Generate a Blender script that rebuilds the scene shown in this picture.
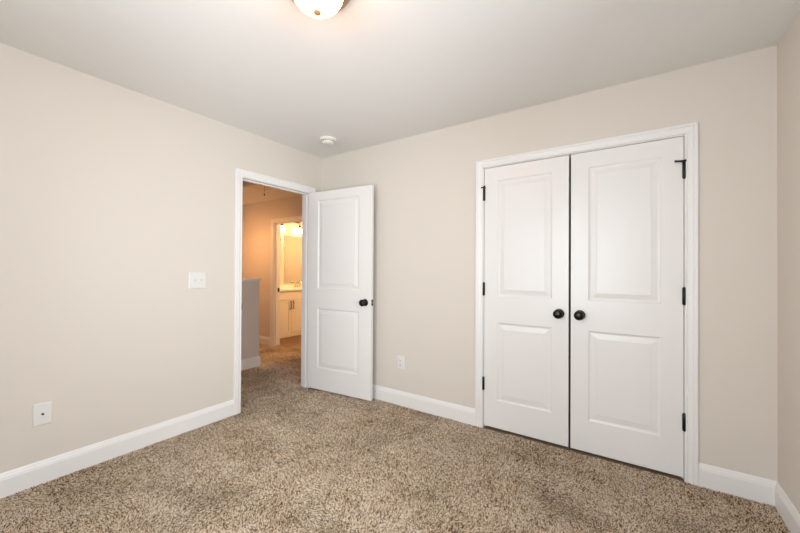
import bpy, bmesh, math, random
import numpy as np
from mathutils import Vector, Matrix

for o in list(bpy.data.objects):
    bpy.data.objects.remove(o, do_unlink=True)
SC = bpy.context.scene
COL = SC.collection
R = math.radians
random.seed(7)

# ------------------------------------------------------------------ camera, world, light, exposure
CAM_POS = (2.8116, -2.6360, 1.2357)
CAM_YAW, CAM_PITCH, CAM_ROLL = R(34.0985), R(0.3661), R(0.3097)
cam_data = bpy.data.cameras.new('camera')
cam_data.sensor_width = 36.0
cam_data.lens = 36.0 * 347.9728 / 800.0
cam_data.shift_y = 1.32 / 800.0
cam_data.clip_start = 0.02
cam = bpy.data.objects.new('camera', cam_data)
COL.objects.link(cam)
cF = Vector((-math.sin(CAM_YAW) * math.cos(CAM_PITCH), math.cos(CAM_YAW) * math.cos(CAM_PITCH), math.sin(CAM_PITCH)))
cR = Vector((math.cos(CAM_YAW), math.sin(CAM_YAW), 0)); cU = cR.cross(cF)
cR, cU = cR * math.cos(CAM_ROLL) + cU * math.sin(CAM_ROLL), cU * math.cos(CAM_ROLL) - cR * math.sin(CAM_ROLL)
cam.matrix_world = Matrix.Translation(CAM_POS) @ Matrix((cR, cU, -cF)).transposed().to_4x4()
SC.camera = cam

world = bpy.data.worlds.new('daylight')
SC.world = world
world.use_nodes = True
wb = world.node_tree.nodes['Background']
wb.inputs[0].default_value = (0.80, 0.90, 1.0, 1)
wb.inputs[1].default_value = 1.0

vs = SC.view_settings
vs.view_transform = 'Standard'
vs.look = 'None'
vs.gamma = 1.0
vs.use_curve_mapping = False
vs.exposure = 0.19

FILL_WINDOW = dict(x0=1.15, x1=2.75, z0=0.55, z1=2.15)
SIDE_WINDOW = dict(y0=-3.10, y1=-1.45, z0=0.55, z1=2.15)
FILL_DAYLIGHT = 50.0          # W, fill daylight through the added window behind the camera
SIDE_DAYLIGHT = 58.0     # W, daylight through the window in the right wall, beside the camera
LAMP = 19.0              # emission of the bedroom lamp's glass bowl
HALL_LAMP = 70.0
BATH_LAMP = 20.0
BATH_FILL_LAMP = 190.0  # added fill for the bathroom, besides its vanity light

def area(name, loc, rot, sx, sy, power, color):
    d = bpy.data.lights.new(name, 'AREA')
    d.shape = 'RECTANGLE'; d.size = sx; d.size_y = sy
    d.energy = power; d.color = color
    o = bpy.data.objects.new(name, d); COL.objects.link(o)
    o.location = loc; o.rotation_euler = rot
    return o
def bulb(name, loc, power, color, radius=0.05):
    d = bpy.data.lights.new(name, 'POINT')
    d.energy = power; d.color = color; d.shadow_soft_size = radius
    o = bpy.data.objects.new(name, d); COL.objects.link(o)
    o.location = loc
    return o
# even fill daylight, through a window added in the wall behind the camera
area('window_fill', ((FILL_WINDOW['x0'] + FILL_WINDOW['x1']) / 2, -3.50, (FILL_WINDOW['z0'] + FILL_WINDOW['z1']) / 2), (R(96), 0, 0),
     FILL_WINDOW['x1'] - FILL_WINDOW['x0'], FILL_WINDOW['z1'] - FILL_WINDOW['z0'], FILL_DAYLIGHT, (0.90, 0.96, 1.0))
area('side_daylight', (3.4311 + 0.22, (SIDE_WINDOW['y0'] + SIDE_WINDOW['y1']) / 2, (SIDE_WINDOW['z0'] + SIDE_WINDOW['z1']) / 2), (R(96), 0, R(90)),
     SIDE_WINDOW['y1'] - SIDE_WINDOW['y0'], SIDE_WINDOW['z1'] - SIDE_WINDOW['z0'], SIDE_DAYLIGHT, (0.90, 0.96, 1.0))

# ------------------------------------------------------------------ materials
def srgb(r, g, b):
    f = lambda c: (c / 255 / 12.92) if c / 255 <= 0.04045 else ((c / 255 + 0.055) / 1.055) ** 2.4
    return (f(r), f(g), f(b), 1.0)

def mat(name, col, rough=0.5, metal=0.0, bump=0.0, bscale=200.0, var=0.0, vscale=3.0, emit=None, estr=0.0, spec=0.5):
    m = bpy.data.materials.new(name); m.use_nodes = True
    nt = m.node_tree; b = nt.nodes['Principled BSDF']
    b.inputs['Base Color'].default_value = col
    b.inputs['Roughness'].default_value = rough
    b.inputs['Metallic'].default_value = metal
    b.inputs['Specular IOR Level'].default_value = spec
    tc = nt.nodes.new('ShaderNodeTexCoord')
    if var > 0:
        n = nt.nodes.new('ShaderNodeTexNoise'); n.inputs['Scale'].default_value = vscale
        n.inputs['Detail'].default_value = 4
        nt.links.new(tc.outputs['Object'], n.inputs['Vector'])
        mx = nt.nodes.new('ShaderNodeMix'); mx.data_type = 'RGBA'
        mx.inputs[6].default_value = tuple(c * (1 - var) for c in col[:3]) + (1,)
        mx.inputs[7].default_value = tuple(min(1, c * (1 + var)) for c in col[:3]) + (1,)
        nt.links.new(n.outputs['Fac'], mx.inputs[0]); nt.links.new(mx.outputs[2], b.inputs['Base Color'])
    if bump > 0:
        n = nt.nodes.new('ShaderNodeTexNoise'); n.inputs['Scale'].default_value = bscale
        n.inputs['Detail'].default_value = 3
        nt.links.new(tc.outputs['Object'], n.inputs['Vector'])
        bp = nt.nodes.new('ShaderNodeBump'); bp.inputs['Strength'].default_value = bump
        bp.inputs['Distance'].default_value = 0.002
        nt.links.new(n.outputs['Fac'], bp.inputs['Height']); nt.links.new(bp.outputs['Normal'], b.inputs['Normal'])
    if emit:
        b.inputs['Emission Color'].default_value = emit
        b.inputs['Emission Strength'].default_value = estr
    return m

M_WALL = mat('beige_wall_paint', srgb(220, 212, 202), 0.65, bump=0.10, bscale=260)
M_CEIL = mat('ceiling_paint', srgb(236, 234, 231), 0.9, bump=0.15, bscale=180, spec=0.2)
M_TRIM = mat('white_trim_paint', srgb(238, 236, 234), 0.35)
M_DOOR = mat('white_door_paint', srgb(236, 234, 232), 0.29, bump=0.015, bscale=60)
M_PLATE = mat('white_plastic', srgb(228, 227, 224), 0.4)
M_SLOT = mat('dark_slot', srgb(40, 36, 34), 0.6)
M_BLACK = mat('black_metal', srgb(8, 7, 7), 0.28, metal=0.0, spec=0.35)
M_RUBBER = mat('black_rubber', srgb(30, 28, 28), 0.7)
M_BRONZE = mat('oil_rubbed_bronze', srgb(50, 32, 22), 0.45, metal=0.1)
M_NICKEL = mat('warm_brushed_nickel', srgb(176, 148, 116), 0.32, metal=1.0)
M_COPPER = mat('copper_finial', srgb(176, 124, 96), 0.6, metal=0.0)
M_STEEL = mat('chrome', srgb(215, 212, 208), 0.15, metal=1.0)
M_LATCH = mat('brass_latch', srgb(190, 170, 140), 0.35, metal=0.9)
M_SUB = mat('floor_base', srgb(150, 128, 104), 0.95, var=0.15, vscale=60, spec=0.1)
M_CLOSET = mat('closet_wall', srgb(120, 110, 100), 0.8)  # darker than the room walls, so the door gap reads as deep shade
M_CAB = mat('painted_cabinet', srgb(236, 230, 222), 0.4)
M_COUNTER = mat('white_countertop', srgb(244, 242, 238), 0.2, var=0.02, vscale=30)
M_MIRROR = mat('mirror_silver', (0.92, 0.92, 0.92, 1), 0.02, metal=1.0)
M_HATCH = mat('hatch_panel', srgb(226, 216, 202), 0.6)
M_CORD = mat('cord', srgb(190, 160, 120), 0.8)
M_DET = mat('detector_plastic', srgb(238, 234, 226), 0.45)

def vinyl():
    m = mat('vinyl_plank', srgb(165, 125, 84), 0.4)
    nt = m.node_tree; b = nt.nodes['Principled BSDF']
    tc = nt.nodes.new('ShaderNodeTexCoord')
    br = nt.nodes.new('ShaderNodeTexBrick'); br.inputs['Scale'].default_value = 1.0
    br.inputs['Brick Width'].default_value = 0.9; br.inputs['Row Height'].default_value = 0.15
    br.inputs['Mortar Size'].default_value = 0.002
    br.inputs['Color1'].default_value = srgb(128, 94, 62); br.inputs['Color2'].default_value = srgb(112, 80, 52)  # browns set darker, the toe-kick's shade put into the floor colour
    br.inputs['Mortar'].default_value = srgb(90, 66, 44)
    nt.links.new(tc.outputs['Object'], br.inputs['Vector']); nt.links.new(br.outputs['Color'], b.inputs['Base Color'])
    return m
M_VINYL = vinyl()

def glowing_glass(name, col, strength):
    m = bpy.data.materials.new(name); m.use_nodes = True
    b = m.node_tree.nodes['Principled BSDF']
    b.inputs['Base Color'].default_value = (0.9, 0.88, 0.84, 1); b.inputs['Roughness'].default_value = 0.3
    b.inputs['Emission Color'].default_value = col; b.inputs['Emission Strength'].default_value = strength
    return m
M_BOWL = glowing_glass('lit_frosted_bowl', (1.0, 0.36, 0.09, 1), LAMP)
M_SHADE = glowing_glass('lit_frosted_shade', (1.0, 0.63, 0.29, 1), BATH_LAMP)
M_BATH_FILL = glowing_glass('bathroom_fill_bowl', (1.0, 0.60, 0.26, 1), BATH_FILL_LAMP)
M_HBOWL = glowing_glass('lit_hall_bowl', (1.0, 0.48, 0.18, 1), HALL_LAMP)

def window_glass():
    m = bpy.data.materials.new('window_glass'); m.use_nodes = True
    nt = m.node_tree; nt.nodes.remove(nt.nodes['Principled BSDF'])
    out = nt.nodes['Material Output']
    mx = nt.nodes.new('ShaderNodeMixShader'); fr = nt.nodes.new('ShaderNodeFresnel'); fr.inputs[0].default_value = 1.3
    t = nt.nodes.new('ShaderNodeBsdfTransparent'); g = nt.nodes.new('ShaderNodeBsdfGlossy'); g.inputs['Roughness'].default_value = 0.02
    nt.links.new(fr.outputs[0], mx.inputs[0]); nt.links.new(t.outputs[0], mx.inputs[1]); nt.links.new(g.outputs[0], mx.inputs[2])
    nt.links.new(mx.outputs[0], out.inputs[0])
    return m
M_GLASS = window_glass()

def carpet_mat():
    m = bpy.data.materials.new('flecked_carpet_yarn'); m.use_nodes = True
    nt = m.node_tree; b = nt.nodes['Principled BSDF']
    b.inputs['Roughness'].default_value = 0.95; b.inputs['Specular IOR Level'].default_value = 0.1
    at = nt.nodes.new('ShaderNodeAttribute'); at.attribute_name = 'yarn'
    cr = nt.nodes.new('ShaderNodeValToRGB')
    e = cr.color_ramp.elements
    e[0].position = 0.0; e[0].color = srgb(84, 64, 46)
    e[1].position = 1.0; e[1].color = srgb(240, 227, 211)
    for p, c in ((0.14, (98, 75, 53)), (0.26, (154, 128, 99)), (0.44, (204, 181, 152)), (0.75, (230, 211, 186))):
        k = e.new(p); k.color = srgb(*c)
    nt.links.new(at.outputs['Fac'], cr.inputs['Fac']); nt.links.new(cr.outputs['Color'], b.inputs['Base Color'])
    return m
M_CARPET = carpet_mat()

# ------------------------------------------------------------------ helpers
class MB:
    """collects shapes, builds ONE mesh object"""
    def __init__(s):
        s.bm = bmesh.new()
    def poly(s, pts):
        return s.bm.faces.new([s.bm.verts.new(p) for p in pts])
    def box(s, x0, x1, y0, y1, z0, z1, M=None):
        v = [Vector((x, y, z)) for z in (z0, z1) for y in (y0, y1) for x in (x0, x1)]
        if M: v = [M @ p for p in v]
        v = [s.bm.verts.new(p) for p in v]
        for f in ((0, 2, 3, 1), (4, 5, 7, 6), (0, 1, 5, 4), (2, 6, 7, 3), (0, 4, 6, 2), (1, 3, 7, 5)):
            s.bm.faces.new([v[i] for i in f])
        return s
    def rings(s, rings, cap0=False, cap1=False, closed=True):
        """bridge rings of equal length"""
        V = [[s.bm.verts.new(p) for p in r] for r in rings]
        n = len(V[0])
        for a, b in zip(V, V[1:]):
            for i in range(n if closed else n - 1):
                j = (i + 1) % n
                s.bm.faces.new((a[i], a[j], b[j], b[i]))
        if cap0: s.bm.faces.new(list(reversed(V[0])))
        if cap1: s.bm.faces.new(V[-1])
        return s
    def lathe(s, prof, n=32, M=None):
        """profile of (radius, height) along local +Z"""
        M = M or Matrix()
        rr = []
        for r, h in prof:
            r = max(r, 1e-4)
            rr.append([M @ Vector((r * math.cos(2 * math.pi * k / n), r * math.sin(2 * math.pi * k / n), h)) for k in range(n)])
        return s.rings(rr, True, True)
    def tube(s, pts, rad, n=10):
        pts = [Vector(p) for p in pts]
        rr = []
        up = Vector((0.13, 0.31, 0.94)).normalized()
        for i, p in enumerate(pts):
            d = (pts[min(i + 1, len(pts) - 1)] - pts[max(i - 1, 0)]).normalized()
            a = d.cross(up).normalized(); b = d.cross(a)
            r = rad[i] if isinstance(rad, (list, tuple)) else rad
            rr.append([p + a * r * math.cos(2 * math.pi * k / n) + b * r * math.sin(2 * math.pi * k / n) for k in range(n)])
        return s.rings(rr, True, True)
    def build(s, name, material, parent=None, smooth=False, bevel=0.0, loc=None, rot=None):
        bmesh.ops.recalc_face_normals(s.bm, faces=s.bm.faces)
        me = bpy.data.meshes.new(name)
        s.bm.to_mesh(me); s.bm.free()
        me.materials.append(material)
        if smooth:
            me.polygons.foreach_set('use_smooth', [True] * len(me.polygons))
            me.set_sharp_from_angle(angle=R(38))
        o = bpy.data.objects.new(name, me); COL.objects.link(o)
        if loc: o.location = loc
        if rot: o.rotation_euler = rot
        if parent: o.parent = parent
        if bevel > 0:
            md = o.modifiers.new('edge', 'BEVEL'); md.width = bevel; md.segments = 2; md.limit_method = 'ANGLE'; md.angle_limit = R(50)
        return o

def tag(o, label, cat, group=None, kind=None):
    o['label'] = label; o['category'] = cat
    if group: o['group'] = group
    if kind: o['kind'] = kind
    return o
def struct(o, label, cat): return tag(o, label, cat, kind='structure')
def empty(name, loc, rz=0.0):
    o = bpy.data.objects.new(name, None); COL.objects.link(o)
    o.location = loc; o.rotation_euler = (0, 0, rz); o.empty_display_size = 0.05
    return o

def sweep(mb, path, prof, up=None, closed_path=False):
    """profile swept along a polyline with mitred corners.
    path: list of (point, side vector, out vector): each profile point (a, b) lands at point + side*a + out*b"""
    rr = [[Vector(p) + Vector(sd) * a + Vector(ot) * b for a, b in prof] for p, sd, ot in path]
    return mb.rings(rr, True, True)

# ------------------------------------------------------------------ dimensions (metres)
W, D, H = 3.4311, 3.25, 2.438          # bedroom: x 0..W, y -D..0
T = 0.115
HH = 2.355                            # hall and bathroom ceiling
OY0, OY1, OZ = -0.915, -0.167, 2.028 # bedroom door opening between jambs
CX0, CX1, CZ = 1.822, 3.050, 2.040   # closet opening between jambs
JT = 0.018
EY = 0.85                            # hall end wall
BX0, BX1, BZ = -1.985, -1.18, 1.975  # bathroom opening
WX = -2.84                           # hall / bathroom west wall

# ------------------------------------------------------------------ setting: floor, walls, ceilings
struct(MB().box(-3.2, 3.6, -3.5, 3.2, -0.10, 0.0).build('floor', M_SUB), 'floor slab under the carpet of bedroom and hall', 'floor')

def wall_with_hole(u0, u1, z1, holes):
    """rectangles (u0,u1,za,zb) around holes (ua,ub,za,zb)"""
    out = []; u = u0
    for ua, ub, za, zb in holes:
        out.append((u, ua, 0, z1))
        if za > 0: out.append((ua, ub, 0, za))
        out.append((ua, ub, zb, z1)); u = ub
    out.append((u, u1, 0, z1))
    return out

m = MB()
for a, b, za, zb in wall_with_hole(-3.40, EY, H + 0.2, [(OY0 - JT, OY1 + JT, 0, OZ + JT)]):
    m.box(-T, 0, a, b, za, zb)
struct(m.build('wall_left', M_WALL), 'beige painted wall with the open bedroom doorway and switch plate', 'wall')
m = MB()
for a, b, za, zb in wall_with_hole(0.0, W, H + 0.05, [(CX0 - JT, CX1 + JT, 0, CZ + JT)]):
    m.box(a, b, 0, T, za, zb)
struct(m.build('wall_back', M_WALL), 'beige painted wall holding the white double closet doors', 'wall')
m = MB()
for a, b, za, zb in wall_with_hole(-3.40, T, H + 0.05, [(SIDE_WINDOW['y0'], SIDE_WINDOW['y1'], SIDE_WINDOW['z0'], SIDE_WINDOW['z1'])]):
    m.box(W, W + T, a, b, za, zb)
struct(m.build('wall_right', M_WALL), 'narrow strip of beige wall at the far right of the room', 'wall')
m = MB()
for a, b, za, zb in wall_with_hole(0.0, W, H + 0.05, [(FILL_WINDOW['x0'], FILL_WINDOW['x1'], FILL_WINDOW['z0'], FILL_WINDOW['z1'])]):
    m.box(a, b, -D - T, -D, za, zb)
struct(m.build('wall_front', M_WALL), 'beige wall with an added window facing the closet doors', 'wall')
struct(MB().box(0, W + T, -D - T, T, H, H + 0.1).build('ceiling', M_CEIL), 'flat pale ceiling with the round glass lamp', 'ceiling')

# closet interior
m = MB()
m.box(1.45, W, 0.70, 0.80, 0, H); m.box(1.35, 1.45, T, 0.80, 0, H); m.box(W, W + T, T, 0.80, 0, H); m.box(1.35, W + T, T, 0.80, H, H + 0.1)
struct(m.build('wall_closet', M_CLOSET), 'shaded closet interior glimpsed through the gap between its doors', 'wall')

# hall and bathroom shell
m = MB()
for a, b, za, zb in wall_with_hole(WX, -T, HH + 0.05, [(BX0 - JT, BX1 + JT, 0, BZ + JT)]):
    m.box(a, b, EY, EY + T, za, zb)
struct(m.build('wall_hall', M_WALL), 'warmly lit hall wall with the bathroom doorway', 'wall')
struct(MB().box(WX - T, WX, -3.40, 3.10, 0, HH + 0.25).build('wall_far', M_WALL), 'far wall of hall and bathroom carrying the mirror', 'wall')
m = MB()
m.box(-1.14, -1.04, EY + T, 3.10, 0, HH + 0.05); m.box(WX, -1.04, 3.0, 3.10, 0, HH + 0.05)
struct(m.build('wall_bathroom', M_WALL), 'side walls of the warmly lit bathroom', 'wall')
struct(MB().box(WX, -T, -3.40, -3.30, 0, HH + 0.25).build('wall_stair', M_WALL), 'closed end of the hall beyond the half wall', 'wall')
# ceiling of the hall: a lower field beyond a dropped header, a higher one before it
HEADER_Y = 0.04
m = MB()
m.box(WX, -T, HEADER_Y, EY, HH, HH + 0.20)
m.box(WX, -T, -3.40, HEADER_Y, HH + 0.12, HH + 0.20)
m.box(WX, -1.04, EY + T, 3.10, HH, HH + 0.20)
m.box(-1.85, -T, EY, EY + T, HH + 0.05, HH + 0.20)
struct(m.build('ceiling_hall', M_CEIL), 'hall ceiling with dropped edge seen through the bedroom doorway', 'ceiling')

# half wall by the stairs
kw = struct(MB().box(-1.265, -1.150, -3.30, 0.030, 0, 1.095).build('wall_half', M_WALL, bevel=0.004),
            'low painted half wall standing in the hall outside the bedroom', 'wall')
m = MB().box(-1.283, -1.132, -3.30, 0.052, 1.095, 1.118)
m.box(-1.273, -1.142, -3.30, 0.038, 1.083, 1.095)
o = m.build('cap', M_TRIM, kw, bevel=0.006); o['label'] = 'flat white cap on top of the half wall'

# bathroom floor
struct(MB().box(WX, -1.14, EY + 0.08, 3.0, 0, 0.010).build('floor_bathroom', M_VINYL), 'brown vinyl bathroom floor in front of the vanity', 'floor')

# ------------------------------------------------------------------ baseboards
BBP = [(0, 0), (0.0135, 0), (0.0135, 0.102), (0.0115, 0.106), (0.0115, 0.112), (0.0085, 0.120), (0.0060, 0.130), (0.0035, 0.136), (0, 0.136)]
def baseboard(name, pts, label):
    """pts: list of (x, y, nx, ny): foot of the wall and direction out of it (mitred at corners)"""
    path = [((x, y, 0), (nx, ny, 0), (0, 0, 1)) for x, y, nx, ny in pts]
    o = sweep(MB(), path, BBP).build(name, M_TRIM, smooth=False)
    return struct(o, label, 'baseboard')
CW = 0.056   # casing width
RV = 0.005   # reveal
baseboard('baseboard_left', [(0, -D, 1, 0), (0, OY0 - RV - 0.060, 1, 0)], 'white baseboard along the wall left of the bedroom doorway')
baseboard('baseboard_corner', [(0, OY1 + RV + 0.060, 1, 0), (0, 0, 1, -1), (0.9, 0, 0, -1), (CX0 - RV - CW, 0, 0, -1)],
          'white baseboard between the bedroom door and the closet doors')
baseboard('baseboard_back', [(CX1 + RV + CW, 0, 0, -1), (W, 0, -1, -1)], 'short white baseboard right of the closet doors')
baseboard('baseboard_right', [(W, 0, -1, -1), (W, -D, -1, 0)], 'white baseboard running along the right wall')
baseboard('baseboard_half_wall', [(-1.150, -3.30, 1, 0), (-1.150, 0.030, 1, 1), (-1.265, 0.030, -1, 1)], 'white baseboard at the foot of the hall half wall')
baseboard('baseboard_hall', [(WX, EY, 0, -1), (BX0 - RV - 0.070, EY, 0, -1)], 'white baseboard left of the bathroom doorway')

# ------------------------------------------------------------------ door trims (casing + jamb + stop)
CP = [(0, 0), (0, 0.0080), (0.07, 0.0115), (0.13, 0.0115), (0.17, 0.0085), (0.24, 0.0090), (0.33, 0.0120), (0.50, 0.0150), (0.60, 0.0155),
      (0.64, 0.0130), (0.70, 0.0135), (0.76, 0.0175), (0.95, 0.0180), (1.0, 0.0165), (1.0, 0)]
def casing(m, base, U, N, u0, u1, z1, cw):
    """flat-foot casing round an opening: base + U*u, out of the wall along N"""
    U, N, Z = Vector(U), Vector(N), Vector((0, 0, 1))
    P = lambda u, z: Vector(base) + U * u + Z * z
    a, b, t = u0 - RV, u1 + RV, z1 + RV
    path = [(P(a, 0), -U, N), (P(a, t), -U + Z, N), (P(b, t), U + Z, N), (P(b, 0), U, N)]
    sweep(m, path, [(q * cw, h) for q, h in CP])
def jamb(m, base, U, N, u0, u1, z1, depth, stop):
    """lining of the opening, depth going into the wall along -N, stop: (from, to) depth of the door stop"""
    U, N, Z = Vector(U), Vector(N), Vector((0, 0, 1))
    M = Matrix(((U.x, N.x, 0, base[0]), (U.y, N.y, 0, base[1]), (0, 0, 1, base[2]), (0, 0, 0, 1)))
    m.box(u0 - JT, u0, -depth, 0, 0, z1 + JT, M); m.box(u1, u1 + JT, -depth, 0, 0, z1 + JT, M); m.box(u0, u1, -depth, 0, z1, z1 + JT, M)
    if stop:
        s0, s1 = stop
        m.box(u0, u0 + 0.010, -s1, -s0, 0, z1, M); m.box(u1 - 0.010, u1, -s1, -s0, 0, z1, M); m.box(u0, u1, -s1, -s0, z1 - 0.010, z1, M)
def door_trim(name, base, U, N, u0, u1, z1, stop, label, both=True, cw=CW):
    m = MB(); casing(m, base, U, N, u0, u1, z1, cw)
    if both:
        casing(m, Vector(base) - Vector(N) * T, U, -Vector(N), u0, u1, z1, cw)
    o = struct(m.build(name, M_TRIM), label, 'door frame')
    j = MB(); jamb(j, base, U, N, u0, u1, z1, T, stop)
    j.build('jamb', M_TRIM, o, bevel=0.0015)
    return o
trim_bed = door_trim('trim_1', (0, 0, 0), (0, 1, 0), (1, 0, 0), OY0, OY1, OZ, (0.040, 0.075), 'white casing round the open bedroom doorway', cw=0.060)
trim_closet = door_trim('trim_2', (0, 0, 0), (1, 0, 0), (0, -1, 0), CX0, CX1, CZ, (0.042, 0.060), 'white casing round the double closet doors', both=False)
trim_bath = door_trim('trim_3', (0, EY, 0), (1, 0, 0), (0, -1, 0), BX0, BX1, BZ, (0.030, 0.065), 'casing round the bathroom doorway in the hall', cw=0.070)
# strike plates on the latch-side jambs
m = MB().box(-0.036, 0.003, OY0 - 0.0005, OY0 + 0.0015, 0.885, 0.945); m.box(-0.001, 0.006, OY0 - 0.004, OY0 + 0.0015, 0.895, 0.935)
m.build('strike_plate', M_BLACK, trim_bed)
m = MB().box(BX0 - 0.0005, BX0 + 0.002, EY + 0.068, EY + 0.104, 0.870, 0.935)
m.build('strike_plate', M_BLACK, trim_bath)

# ------------------------------------------------------------------ panel doors
def panel_face(m, w, h, y, sgn, panels):
    """one moulded face at depth y, outward along sgn*Y; panels (u0,u1,z0,z1)"""
    e = 0.0015
    us = [e, panels[0][0], panels[0][1], w - e]
    zs = [e]
    for p in sorted(panels, key=lambda p: p[2]): zs += [p[2], p[3]]
    zs.append(h - e)
    for i in range(len(zs) - 1):
        for k in range(3):
            if k == 1 and i % 2 == 1: continue
            m.poly([(us[k], y, zs[i]), (us[k + 1], y, zs[i]), (us[k + 1], y, zs[i + 1]), (us[k], y, zs[i + 1])])
    prof = [(0, 0), (0.003, 0.0030), (0.007, 0.0055), (0.011, 0.0070), (0.016, 0.0076), (0.021, 0.0070), (0.046, 0.0030), (0.050, 0.0014)]
    for a, b, c, d in panels:
        rr = []
        for ins, dep in prof:
            yy = y - sgn * dep
            rr.append([(a + ins, yy, c + ins), (b - ins, yy, c + ins), (b - ins, yy, d - ins), (a + ins, yy, d - ins)])
        m.rings(rr, False, True)
def slab_door(w, h, t, panels):
    """hinge edge at x=0, faces at y=0 (front, looking along -y) and y=t"""
    m = MB(); e = 0.0015
    panel_face(m, w, h, 0.0, -1, panels); panel_face(m, w, h, t, 1, panels)
    q = lambda ins, y: [(ins, y, ins), (w - ins, y, ins), (w - ins, y, h - ins), (ins, y, h - ins)]
    m.rings([q(e, 0), q(0, e), q(0, t - e), q(e, t)])
    bmesh.ops.remove_doubles(m.bm, verts=m.bm.verts, dist=1e-5)
    return m
def knob(parent, x, z, y, sgn, r=0.032):
    M = Matrix.Translation((x, y, z)) @ Matrix.Rotation(R(90) * (1 if sgn < 0 else -1), 4, 'X')
    k = MB().lathe([(0.0, 0.0), (0.010, 0.001), (0.010, 0.022), (0.013, 0.026), (0.022, 0.031), (r * 0.9, 0.038), (r, 0.048), (r * 0.96, 0.057), (r * 0.75, 0.064), (r * 0.4, 0.0675), (0, 0.068)], 32, M)
    k = k.build('knob', M_BLACK, parent, smooth=True); k['label'] = 'round black knob'
    MB().lathe([(0, 0), (0.033, 0), (0.033, 0.003), (0.029, 0.007), (0.014, 0.010), (0, 0.010)], 32, M).build('rosette', M_BLACK, k, smooth=True)
    return k
def hinge(parent, x, z, stop=None):
    """black butt hinge, barrel standing proud of the front face"""
    m = MB()
    m.lathe([(0, -0.054), (0.006, -0.052), (0.0098, -0.046), (0.0098, 0.046), (0.006, 0.052), (0, 0.054)], 14, Matrix.Translation((x, -0.005, z)))
    m.box(x - 0.002, x + 0.002, -0.004, 0.030, z - 0.044, z + 0.044)
    h = m.build('hinge', M_BLACK, parent, smooth=True)
    h['label'] = 'black door hinge'
    if stop:
        s = MB().lathe([(0, -0.006), (0.012, -0.006), (0.012, 0.006), (0, 0.006)], 16, Matrix.Translation((x, -0.005, z + 0.052)))
        for dx, dy in stop:
            s.tube([(x, -0.005, z + 0.052), (x + dx * 0.8, -0.005 + dy * 0.8, z + 0.052), (x + dx, -0.005 + dy, z + 0.052)], [0.0065, 0.0055, 0.0075], 10)
        s = s.build('hinge_pin_stop', M_RUBBER, h, smooth=True)
    return h

PZ = [(1.014, 1.909), (0.211, 0.812)]      # panel heights above the door's own foot
LW = 0.6045
def closet_leaf(name, x, mirror, label):
    w, h, t = LW, 2.013, 0.035
    pans = [(0.107, w - 0.107, a, b) for a, b in PZ]
    o = slab_door(w, h, t, pans).build(name, M_DOOR, loc=(x, 0.004, 0.024))
    struct(o, label, 'door')
    kx = w - 0.060 if not mirror else 0.057
    knob(o, kx, 0.914, 0.0, -1)
    hx = -0.002 if not mirror else w + 0.002
    for i, z in enumerate((1.812, 1.067, 0.327)):
        if i == 0: st = [(0.016, -0.036), (-0.020, -0.012)] if not mirror else [(-0.044, -0.020), (0.012, -0.006)]
        else: st = None
        hinge(o, hx, z, st)
    return o
closet_leaf('door_2', CX0 + 0.003, False, 'left closet door, hinged beside the wall outlet')
closet_leaf('door_3', CX1 - 0.003 - LW, True, 'right closet door, hinged beside the right-hand casing')

# the open bedroom door: pivot on the right-hand jamb, swung past square into the room
DW, DH, DT = 0.778, 2.000, 0.035
ANG = R(5.44)
pv = Vector((0.011, -0.191, 0.025))
bd = slab_door(DW, DH, DT, [(0.129, DW - 0.139, a + 0.006, b + 0.006) for a, b in PZ]).build('door_1', M_DOOR, loc=pv, rot=(0, 0, ANG))
struct(bd, 'open white two-panel bedroom door swung against the wall', 'door')
knob(bd, DW - 0.066, 0.905, 0.0, -1)
lp = MB().box(DW - 0.0008, DW + 0.0012, 0.005, 0.030, 0.877, 0.934).build('latch_plate', M_BLACK, bd, bevel=0.0005)
lp['label'] = 'black latch plate in the edge of the door'
b_ = MB().box(DW + 0.001, DW + 0.010, 0.010, 0.025, 0.901, 0.910).build('latch_bolt', M_LATCH, lp, bevel=0.002)

# ------------------------------------------------------------------ windows out of view; the one behind the camera is added for even light
def window(name, M, w, z0, z1, label):
    """frame in the plane local x 0..w, local y 0 (outside) .. 0.05 (inside)"""
    m = MB(); f = 0.04; zm = (z0 + z1) / 2
    m.box(0, f, 0, 0.05, z0, z1, M); m.box(w - f, w, 0, 0.05, z0, z1, M)
    for za, zb in ((z0, z0 + f), (z1 - f, z1), (zm - 0.02, zm + 0.02)): m.box(f, w - f, 0, 0.05, za, zb, M)
    wn = struct(m.build(name, M_TRIM), label, 'window')
    for za, zb in ((z0 + f - 0.008, zm - 0.012), (zm + 0.012, z1 - f + 0.008)):
        MB().box(f - 0.008, w - f + 0.008, 0.022, 0.026, za, zb, M).build('pane', M_GLASS, wn)
window('fill_window', Matrix.Translation((FILL_WINDOW['x0'], -D - T, 0)), FILL_WINDOW['x1'] - FILL_WINDOW['x0'], FILL_WINDOW['z0'], FILL_WINDOW['z1'], 'added window in the unseen wall facing the closet')
window('window_2', Matrix.Translation((W + T, SIDE_WINDOW['y0'], 0)) @ Matrix.Rotation(R(90), 4, 'Z'), SIDE_WINDOW['y1'] - SIDE_WINDOW['y0'], SIDE_WINDOW['z0'], SIDE_WINDOW['z1'], 'bedroom window in the right wall facing the doorway')

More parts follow.
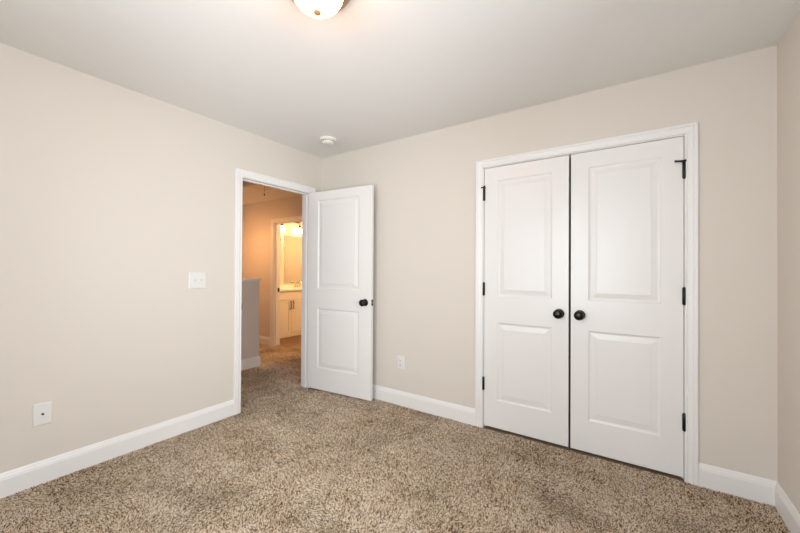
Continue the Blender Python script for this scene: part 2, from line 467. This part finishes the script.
# ------------------------------------------------------------------ carpet pile
def carpet():
    rng = np.random.default_rng(3)
    s = 0.0043
    def field(x0, x1, y0, y1):
        nx, ny = int((x1 - x0) / s), int((y1 - y0) / s)
        gx, gy = np.meshgrid(np.arange(nx) * s + x0, np.arange(ny) * s + y0)
        p = np.stack([gx.ravel(), gy.ravel()], 1) + rng.uniform(-0.5, 0.5, (nx * ny, 2)) * s
        return p
    P = np.concatenate([field(0.006, W - 0.004, -2.62, -0.004), field(-T, 0.006, OY0 + 0.004, OY1 - 0.002),
                        field(-1.140, -T, -1.15, EY - 0.004), field(WX + 0.01, -1.140, 0.040, EY - 0.004), field(BX0 + 0.006, -1.19, EY - 0.004, EY + 0.08)])
    # only what this room can show: in front of the camera's side of the room, with a margin for a side step
    yaw = CAM_YAW; F = np.array([-math.sin(yaw), math.cos(yaw)]); Rt = np.array([math.cos(yaw), math.sin(yaw)])
    d = P - np.array(CAM_POS[:2]); dep = d @ F; lat = d @ Rt
    P = P[(dep > 1.15) & (np.abs(lat) < dep * 1.16 + 0.55)]
    n = len(P)
    # low-frequency lie of the pile (footprints, vacuum strokes)
    def noise(q, sc, seed):
        r = np.random.default_rng(seed); out = np.zeros(len(q))
        for k in range(14):
            a = r.uniform(0, 2 * np.pi); f = sc * r.uniform(0.5, 1.7); ph = r.uniform(0, 6.28)
            out += np.sin((q[:, 0] * math.cos(a) + q[:, 1] * math.sin(a)) * f + ph)
        return out / math.sqrt(7)
    lx = 0.40 * noise(P, 9, 1) + 0.30 * noise(P, 24, 5) + rng.normal(0, 0.45, n)
    ly = 0.40 * noise(P, 9, 2) + 0.30 * noise(P, 24, 6) + rng.normal(0, 0.45, n)
    hgt = rng.uniform(0.0065, 0.0115, n)
    rad = rng.uniform(0.0016, 0.0027, n)
    # yarn colour: fleck per tuft, tufts of one yarn come in short runs
    yarn = rng.uniform(0, 1, n)
    pile_shade = 0.6 * noise(P, 8, 11) + 0.6 * noise(P, 21, 12) + 0.35 * noise(P, 48, 13)      # light and shade of the brushed pile, put into the yarn colour
    yarn = np.clip(yarn * (1 + 0.06 * pile_shade) + 0.025 * pile_shade, 0, 1)
    k = 4
    rot = rng.uniform(0, 6.28, n)
    levels = ((0.15, 0.85, 0.05), (0.80, 1.0, 0.65))
    V = np.zeros((n, 2 * k + 1, 3), np.float32)
    for li, (hf, rf, lf) in enumerate(levels):
        for j in range(k):
            a = rot + 2 * np.pi * j / k + li * 0.5
            V[:, li * k + j, 0] = P[:, 0] + lx * hgt * lf + np.cos(a) * rad * rf
            V[:, li * k + j, 1] = P[:, 1] + ly * hgt * lf + np.sin(a) * rad * rf
            V[:, li * k + j, 2] = hgt * hf
    V[:, 2 * k, 0] = P[:, 0] + lx * hgt; V[:, 2 * k, 1] = P[:, 1] + ly * hgt; V[:, 2 * k, 2] = hgt
    nv = 2 * k + 1
    quads = [(li * k + j, li * k + (j + 1) % k, (li + 1) * k + (j + 1) % k, (li + 1) * k + j) for li in range(1) for j in range(k)]
    tris = [(k + j, k + (j + 1) % k, 2 * k) for j in range(k)]
    loop = np.array([i for q in quads for i in q] + [i for t in tris for i in t], np.int32)
    cnt = np.array([4] * len(quads) + [3] * len(tris), np.int32)
    L = (loop[None, :] + (np.arange(n) * nv)[:, None]).ravel().astype(np.int32)
    tot = np.tile(cnt, n); start = np.concatenate([[0], np.cumsum(tot)[:-1]]).astype(np.int32)
    me = bpy.data.meshes.new('carpet')
    me.vertices.add(n * nv); me.vertices.foreach_set('co', V.reshape(-1))
    me.loops.add(len(L)); me.loops.foreach_set('vertex_index', L)
    me.polygons.add(len(tot)); me.polygons.foreach_set('loop_start', start); me.polygons.foreach_set('loop_total', tot)
    me.polygons.foreach_set('use_smooth', np.ones(len(tot), bool))
    at = me.attributes.new('yarn', 'FLOAT', 'POINT'); at.data.foreach_set('value', np.repeat(yarn, nv).astype(np.float32))
    me.update(); me.validate()
    me.materials.append(M_CARPET)
    o = bpy.data.objects.new('carpet', me); COL.objects.link(o)
    tag(o, 'beige and brown flecked carpet pile covering bedroom and hall floor', 'carpet', kind='stuff')
carpet()

# ------------------------------------------------------------------ bedroom ceiling lamp
def dome_light(name, loc, bowl_mat, label, r=0.114, drop=0.122, pan=0.150):
    t = empty(name, loc)
    MB().lathe([(0, 0), (pan, 0), (pan, -0.010), (pan - 0.006, -0.018), (pan - 0.008, -0.026), (pan - 0.018, -0.036), (r - 0.002, -0.042), (r - 0.012, -0.044), (0, -0.030)], 48).build('ceiling_pan', M_NICKEL, t, smooth=True)
    pr = [(r - 0.004, -0.036)]
    for i in range(1, 15):
        a = R(90) * i / 14
        pr.append(((r - 0.004) * math.cos(a) ** 0.95, -0.036 - (drop - 0.036) * math.sin(a) ** 1.15))
    MB().lathe(pr, 48).build('glass_bowl', bowl_mat, t, smooth=True)
    MB().lathe([(0, -drop + 0.004), (0.013, -drop + 0.002), (0.0165, -drop - 0.003), (0.014, -drop - 0.008), (0.010, -drop - 0.011), (0, -drop - 0.012)], 24).build('finial', M_COPPER, t, smooth=True)
    return tag(t, label, 'ceiling light')
dome_light('ceiling_light', (1.706, -1.632, H), M_BOWL, 'lit frosted glass dome lamp on the bedroom ceiling')
hl = dome_light('hall_pendant', (-2.28, 0.14, 1.98), M_HBOWL, 'warm pendant lamp hanging over the hall landing out of view', r=0.13, drop=0.12, pan=0.14)
MB().tube([(0, 0, -0.005), (0, 0, 0.20), (0, 0, HH - 1.98)], 0.008, 10).build('stem', M_NICKEL, hl, smooth=True)
dome_light('bathroom_fill_light', (-1.45, 1.90, HH), M_BATH_FILL, 'added dome lamp brightening the bathroom from its ceiling, out of view', r=0.11, drop=0.12, pan=0.13)  # extra unseen lamp, added to brighten the vanity and door jamb

# smoke detector
t = empty('smoke_detector', (0.466, -0.364, H))
MB().lathe([(0, 0), (0.076, 0), (0.076, -0.012), (0.070, -0.018), (0, -0.018)], 40).build('mounting_base', M_DET, t, smooth=True)
hd = MB().lathe([(0, -0.016), (0.054, -0.017), (0.054, -0.030), (0.050, -0.040), (0.040, -0.046), (0, -0.047)], 40).build('sensor_head', M_DET, t, smooth=True)
MB().lathe([(0, -0.046), (0.012, -0.0465), (0.012, -0.050), (0, -0.0505)], 20, Matrix.Translation((0.012, -0.020, 0))).build('test_button', M_PLATE, hd, smooth=True)
m = MB()
for k in range(16):
    a = 2 * math.pi * k / 16
    m.box(0.0525, 0.0545, -0.006, 0.006, -0.028, -0.022, Matrix.Rotation(a, 4, 'Z'))
m.build('vent_slots', M_SLOT, hd)
tag(t, 'round white smoke detector on the ceiling near the corner', 'smoke detector')

# ------------------------------------------------------------------ wall plates
def plate_mesh(w, h, t=0.006):
    m = MB(); q = lambda ins, x: [(x, -w / 2 + ins, -h / 2 + ins), (x, w / 2 - ins, -h / 2 + ins), (x, w / 2 - ins, h / 2 - ins), (x, -w / 2 + ins, h / 2 - ins)]
    return m.rings([q(0, 0), q(0, t * 0.45), q(0.003, t * 0.9), q(0.006, t)], True, True)
# two-gang light switch
t = empty('light_switch', (0, -1.281, 1.148))
MBp = plate_mesh(0.128, 0.126).build('cover_plate', M_PLATE, t)
for y in (-0.023, 0.023):
    MB().box(0.004, 0.0068, y - 0.0055, y + 0.0055, -0.013, 0.013).build('toggle_slot', M_PLATE, t)
    m = MB().box(0.004, 0.019, y - 0.004, y + 0.004, -0.006, 0.006, Matrix.Rotation(R(-22), 4, 'Y')).build('toggle', M_PLATE, t, bevel=0.001)
    for z in (-0.030, 0.030):
        MB().lathe([(0, 0.0055), (0.003, 0.0055), (0.003, 0.0068), (0, 0.007)], 12, Matrix.Translation((0, y, z)) @ Matrix.Rotation(R(90), 4, 'Y')).build('screw', M_PLATE, t)
tag(t, 'white two-gang light switch on the wall beside the bedroom doorway', 'light switch')
# cable outlet
t = empty('cable_outlet', (0, -2.127, 0.402))
plate_mesh(0.078, 0.124).build('cover_plate', M_PLATE, t)
RY = Matrix.Rotation(R(90), 4, 'Y')
j = MB().lathe([(0, 0.005), (0.0055, 0.005), (0.0055, 0.0085), (0.0048, 0.0085), (0.0048, 0.016), (0.003, 0.016), (0, 0.012)], 16, RY).build('jack', M_SLOT, t, smooth=True)
j['label'] = 'small dark cable jack'
for z in (-0.042, 0.042):
    MB().lathe([(0, 0.0055), (0.003, 0.0055), (0.003, 0.0068), (0, 0.007)], 12, Matrix.Translation((0, 0, z)) @ RY).build('screw', M_PLATE, t)
tag(t, 'white wall plate with a cable jack, low on the left wall', 'wall outlet')
# duplex power outlet on the back wall (plate mesh is built along x, so turned)
t = empty('power_outlet', (1.0435, 0, 0.3945), R(-90))
plate_mesh(0.078, 0.122).build('cover_plate', M_PLATE, t)
for z in (-0.0195, 0.0195):
    rc = MB().lathe([(0, 0.005), (0.0165, 0.005), (0.0165, 0.0078), (0.015, 0.0085), (0, 0.0085)], 28, Matrix.Translation((0, 0, z)) @ RY).build('receptacle', M_PLATE, t, smooth=True)
    m = MB().box(0.0083, 0.0088, -0.0075, -0.0050, z - 0.002, z + 0.0065); m.box(0.0083, 0.0088, 0.0050, 0.0075, z - 0.002, z + 0.0065)
    m.lathe([(0, 0.0083), (0.0026, 0.0083), (0.0026, 0.0088), (0, 0.0088)], 12, Matrix.Translation((0, 0, z - 0.008)) @ RY)
    m.build('slots', M_SLOT, rc)
tag(t, 'white power outlet low on the wall between bedroom door and closet', 'power outlet')

# ------------------------------------------------------------------ hall: attic hatch with pull cord
t = empty('attic_hatch', (-1.35, 0.25, HH))
MB().box(-0.237, 0.60, -0.19, 0.125, -0.008, 0).build('panel', M_HATCH, t, bevel=0.001)
m = MB()
m.box(-0.277, 0.64, 0.125, 0.165, -0.009, 0); m.box(-0.277, -0.237, -0.19, 0.125, -0.009, 0); m.box(0.60, 0.64, -0.19, 0.125, -0.009, 0)
m.build('trim_frame', M_TRIM, t)
c = MB().tube([(0.17, -0.14, -0.003), (0.17, -0.14, -0.09), (0.17, -0.14, -0.140)], 0.003, 8).build('pull_cord', M_CORD, t)
MB().lathe([(0, 0.014), (0.005, 0.012), (0.008, 0.0), (0.006, -0.012), (0, -0.014)], 14, Matrix.Translation((0.17, -0.14, -0.150))).build('cord_knob', M_BRONZE, c, smooth=True)
tag(t, 'attic hatch with hanging pull cord in the hall ceiling', 'attic hatch')

# ------------------------------------------------------------------ bathroom: vanity
VX = -2.35                          # front face
V0, V1, VH = 0.980, 2.75, 0.850
t = empty('bathroom_vanity', ((WX + VX) / 2, (V0 + V1) / 2, 0.010))
bx, by, bz = t.location
def L(m_, *a): return m_.box(a[0] - bx, a[1] - bx, a[2] - by, a[3] - by, a[4] - bz, a[5] - bz)
L(MB(), WX + 0.004, VX - 0.020, V0, V1, 0.075, VH).build('carcass', M_CAB, t)
L(MB(), WX + 0.004, VX - 0.050, V0, V1, 0.010, 0.075).build('toe_kick', M_CAB, t)
L(MB(), VX - 0.022, VX - 0.004, V0, V1, 0.022, 0.074).build('bottom_rail', M_CAB, t)
def shaker(y0, y1, z0, z1):
    m_ = MB(); s = 0.055
    L(m_, VX - 0.020, VX - 0.007, y0, y1, z0, z1)
    L(m_, VX - 0.008, VX, y0, y0 + s, z0, z1); L(m_, VX - 0.008, VX, y1 - s, y1, z0, z1)
    L(m_, VX - 0.008, VX, y0 + s, y1 - s, z0, z0 + s); L(m_, VX - 0.008, VX, y0 + s, y1 - s, z1 - s, z1)
    return m_
for c0 in (1.489, 2.31):
    L(MB(), VX - 0.020, VX, c0 - 0.385, c0 + 0.385, 0.695, 0.832).build('false_drawer_front', M_CAB, t, bevel=0.002)
    for sg in (-1, 1):
        y0, y1 = (c0 - 0.385, c0 - 0.002) if sg < 0 else (c0 + 0.002, c0 + 0.385)
        dr = shaker(y0, y1, 0.080, 0.685).build('cabinet_door', M_CAB, t, bevel=0.001)
        hy = c0 + sg * 0.030 - by; hx = VX - bx; z0 = 0.522 - bz; z1 = 0.667 - bz
        hd = MB().tube([(hx - 0.001, hy, z0), (hx + 0.022, hy, z0 + 0.006), (hx + 0.028, hy, z0 + 0.03), (hx + 0.028, hy, z1 - 0.03), (hx + 0.022, hy, z1 - 0.006), (hx - 0.001, hy, z1)], 0.0075, 10)
        hd = hd.build('handle', M_BRONZE, dr, smooth=True); hd['label'] = 'dark bar handle'
tag(t, 'white shaker bathroom vanity with dark handles beyond the hall', 'vanity cabinet')
# countertop
t = empty('vanity_countertop', ((WX + VX) / 2, (V0 + V1) / 2, VH))
cx_, cy_, cz_ = t.location
m = MB().box(WX + 0.002 - cx_, VX + 0.022 - cx_, V0 - 0.02 - cy_, V1 - cy_, 0, 0.030)
m.build('slab', M_COUNTER, t, bevel=0.004)
MB().box(WX + 0.002 - cx_, WX + 0.022 - cx_, V0 - 0.02 - cy_, V1 - cy_, 0.030, 0.084).build('backsplash', M_COUNTER, t, bevel=0.002)
for y in (1.975,):
    pr = [(0.205, 0.0305), (0.200, 0.034), (0.190, 0.0335), (0.17, 0.0312)]
    MB().lathe(pr, 36, Matrix.Translation((-2.585 - cx_, y - cy_, 0)) @ Matrix.Diagonal((0.72, 1.0, 1.0, 1.0))).build('sink_rim', M_COUNTER, t, smooth=True)
tag(t, 'white bathroom countertop with backsplash on the vanity', 'countertop')
# faucet
t = empty('faucet', (-2.772, 1.975, VH + 0.0302))
MB().box(-0.022, 0.022, -0.08, 0.08, 0, 0.010).build('base', M_STEEL, t, bevel=0.004)
MB().tube([(0, 0, 0.008), (0, 0, 0.09), (0.02, 0, 0.12), (0.06, 0, 0.13), (0.10, 0, 0.115), (0.11, 0, 0.09)], [0.013, 0.012, 0.012, 0.011, 0.010, 0.010], 12).build('spout', M_STEEL, t, smooth=True)
for y in (-0.06, 0.06):
    MB().lathe([(0, 0.008), (0.014, 0.008), (0.012, 0.035), (0.018, 0.045), (0.016, 0.055), (0, 0.057)], 16, Matrix.Translation((0, y, 0))).build('tap_handle', M_STEEL, t, smooth=True)
tag(t, 'small chrome faucet on the bathroom countertop', 'faucet')
# mirror
o = MB().box(WX + 0.001, WX + 0.006, 1.69, 2.70, 0.96, 1.90).build('bathroom_mirror', M_MIRROR)
tag(o, 'frameless mirror above the bathroom countertop', 'mirror')
# robe hook
t = empty('robe_hook', (WX, 1.588, 1.805))
MB().lathe([(0, 0), (0.032, 0), (0.032, 0.006), (0.016, 0.011), (0, 0.011)], 20, RY).build('base', M_SLOT, t, smooth=True)
MB().tube([(0.006, 0, 0), (0.035, 0, -0.006), (0.045, 0, 0.004), (0.046, 0, 0.022)], [0.006, 0.006, 0.006, 0.009], 10).build('hook', M_SLOT, t, smooth=True)
tag(t, 'small dark hook on bathroom wall left of the mirror', 'robe hook')
# vanity light
t = empty('vanity_light', (WX, 1.975, 2.195))
MB().box(0.001, 0.028, -0.06, 0.06, -0.030, 0.060).build('back_plate', M_BRONZE, t, bevel=0.006)
MB().tube([(0.060, -0.52, 0.02), (0.060, 0, 0.02), (0.060, 0.52, 0.02)], 0.008, 10).build('bar', M_BRONZE, t, smooth=True)
MB().tube([(0.024, 0, 0.0), (0.045, 0, 0.012), (0.060, 0, 0.02)], 0.010, 10).build('stem', M_BRONZE, t, smooth=True)
for y in (-0.425, 0.0, 0.425):
    MB().tube([(0.060, y, 0.02), (0.10, y, 0.02), (0.12, y, 0.005), (0.12, y, -0.09)], 0.008, 10).build('arm', M_BRONZE, t, smooth=True)
    sk = MB().lathe([(0, 0.0), (0.016, 0.0), (0.024, -0.030), (0.027, -0.055), (0, -0.055)], 18, Matrix.Translation((0.12, y, -0.085)))
    sk = sk.build('socket', M_BRONZE, t, smooth=True)
    pr = [(0.026, -0.055), (0.033, -0.070), (0.040, -0.095), (0.050, -0.125), (0.064, -0.152), (0.060, -0.152), (0.047, -0.125), (0.037, -0.095), (0.029, -0.070), (0.020, -0.060)]
    MB().lathe(pr, 24, Matrix.Translation((0.12, y, -0.085))).build('shade', M_SHADE, sk, smooth=True)
tag(t, 'lit bathroom light bar with bell shades above the mirror', 'wall light')
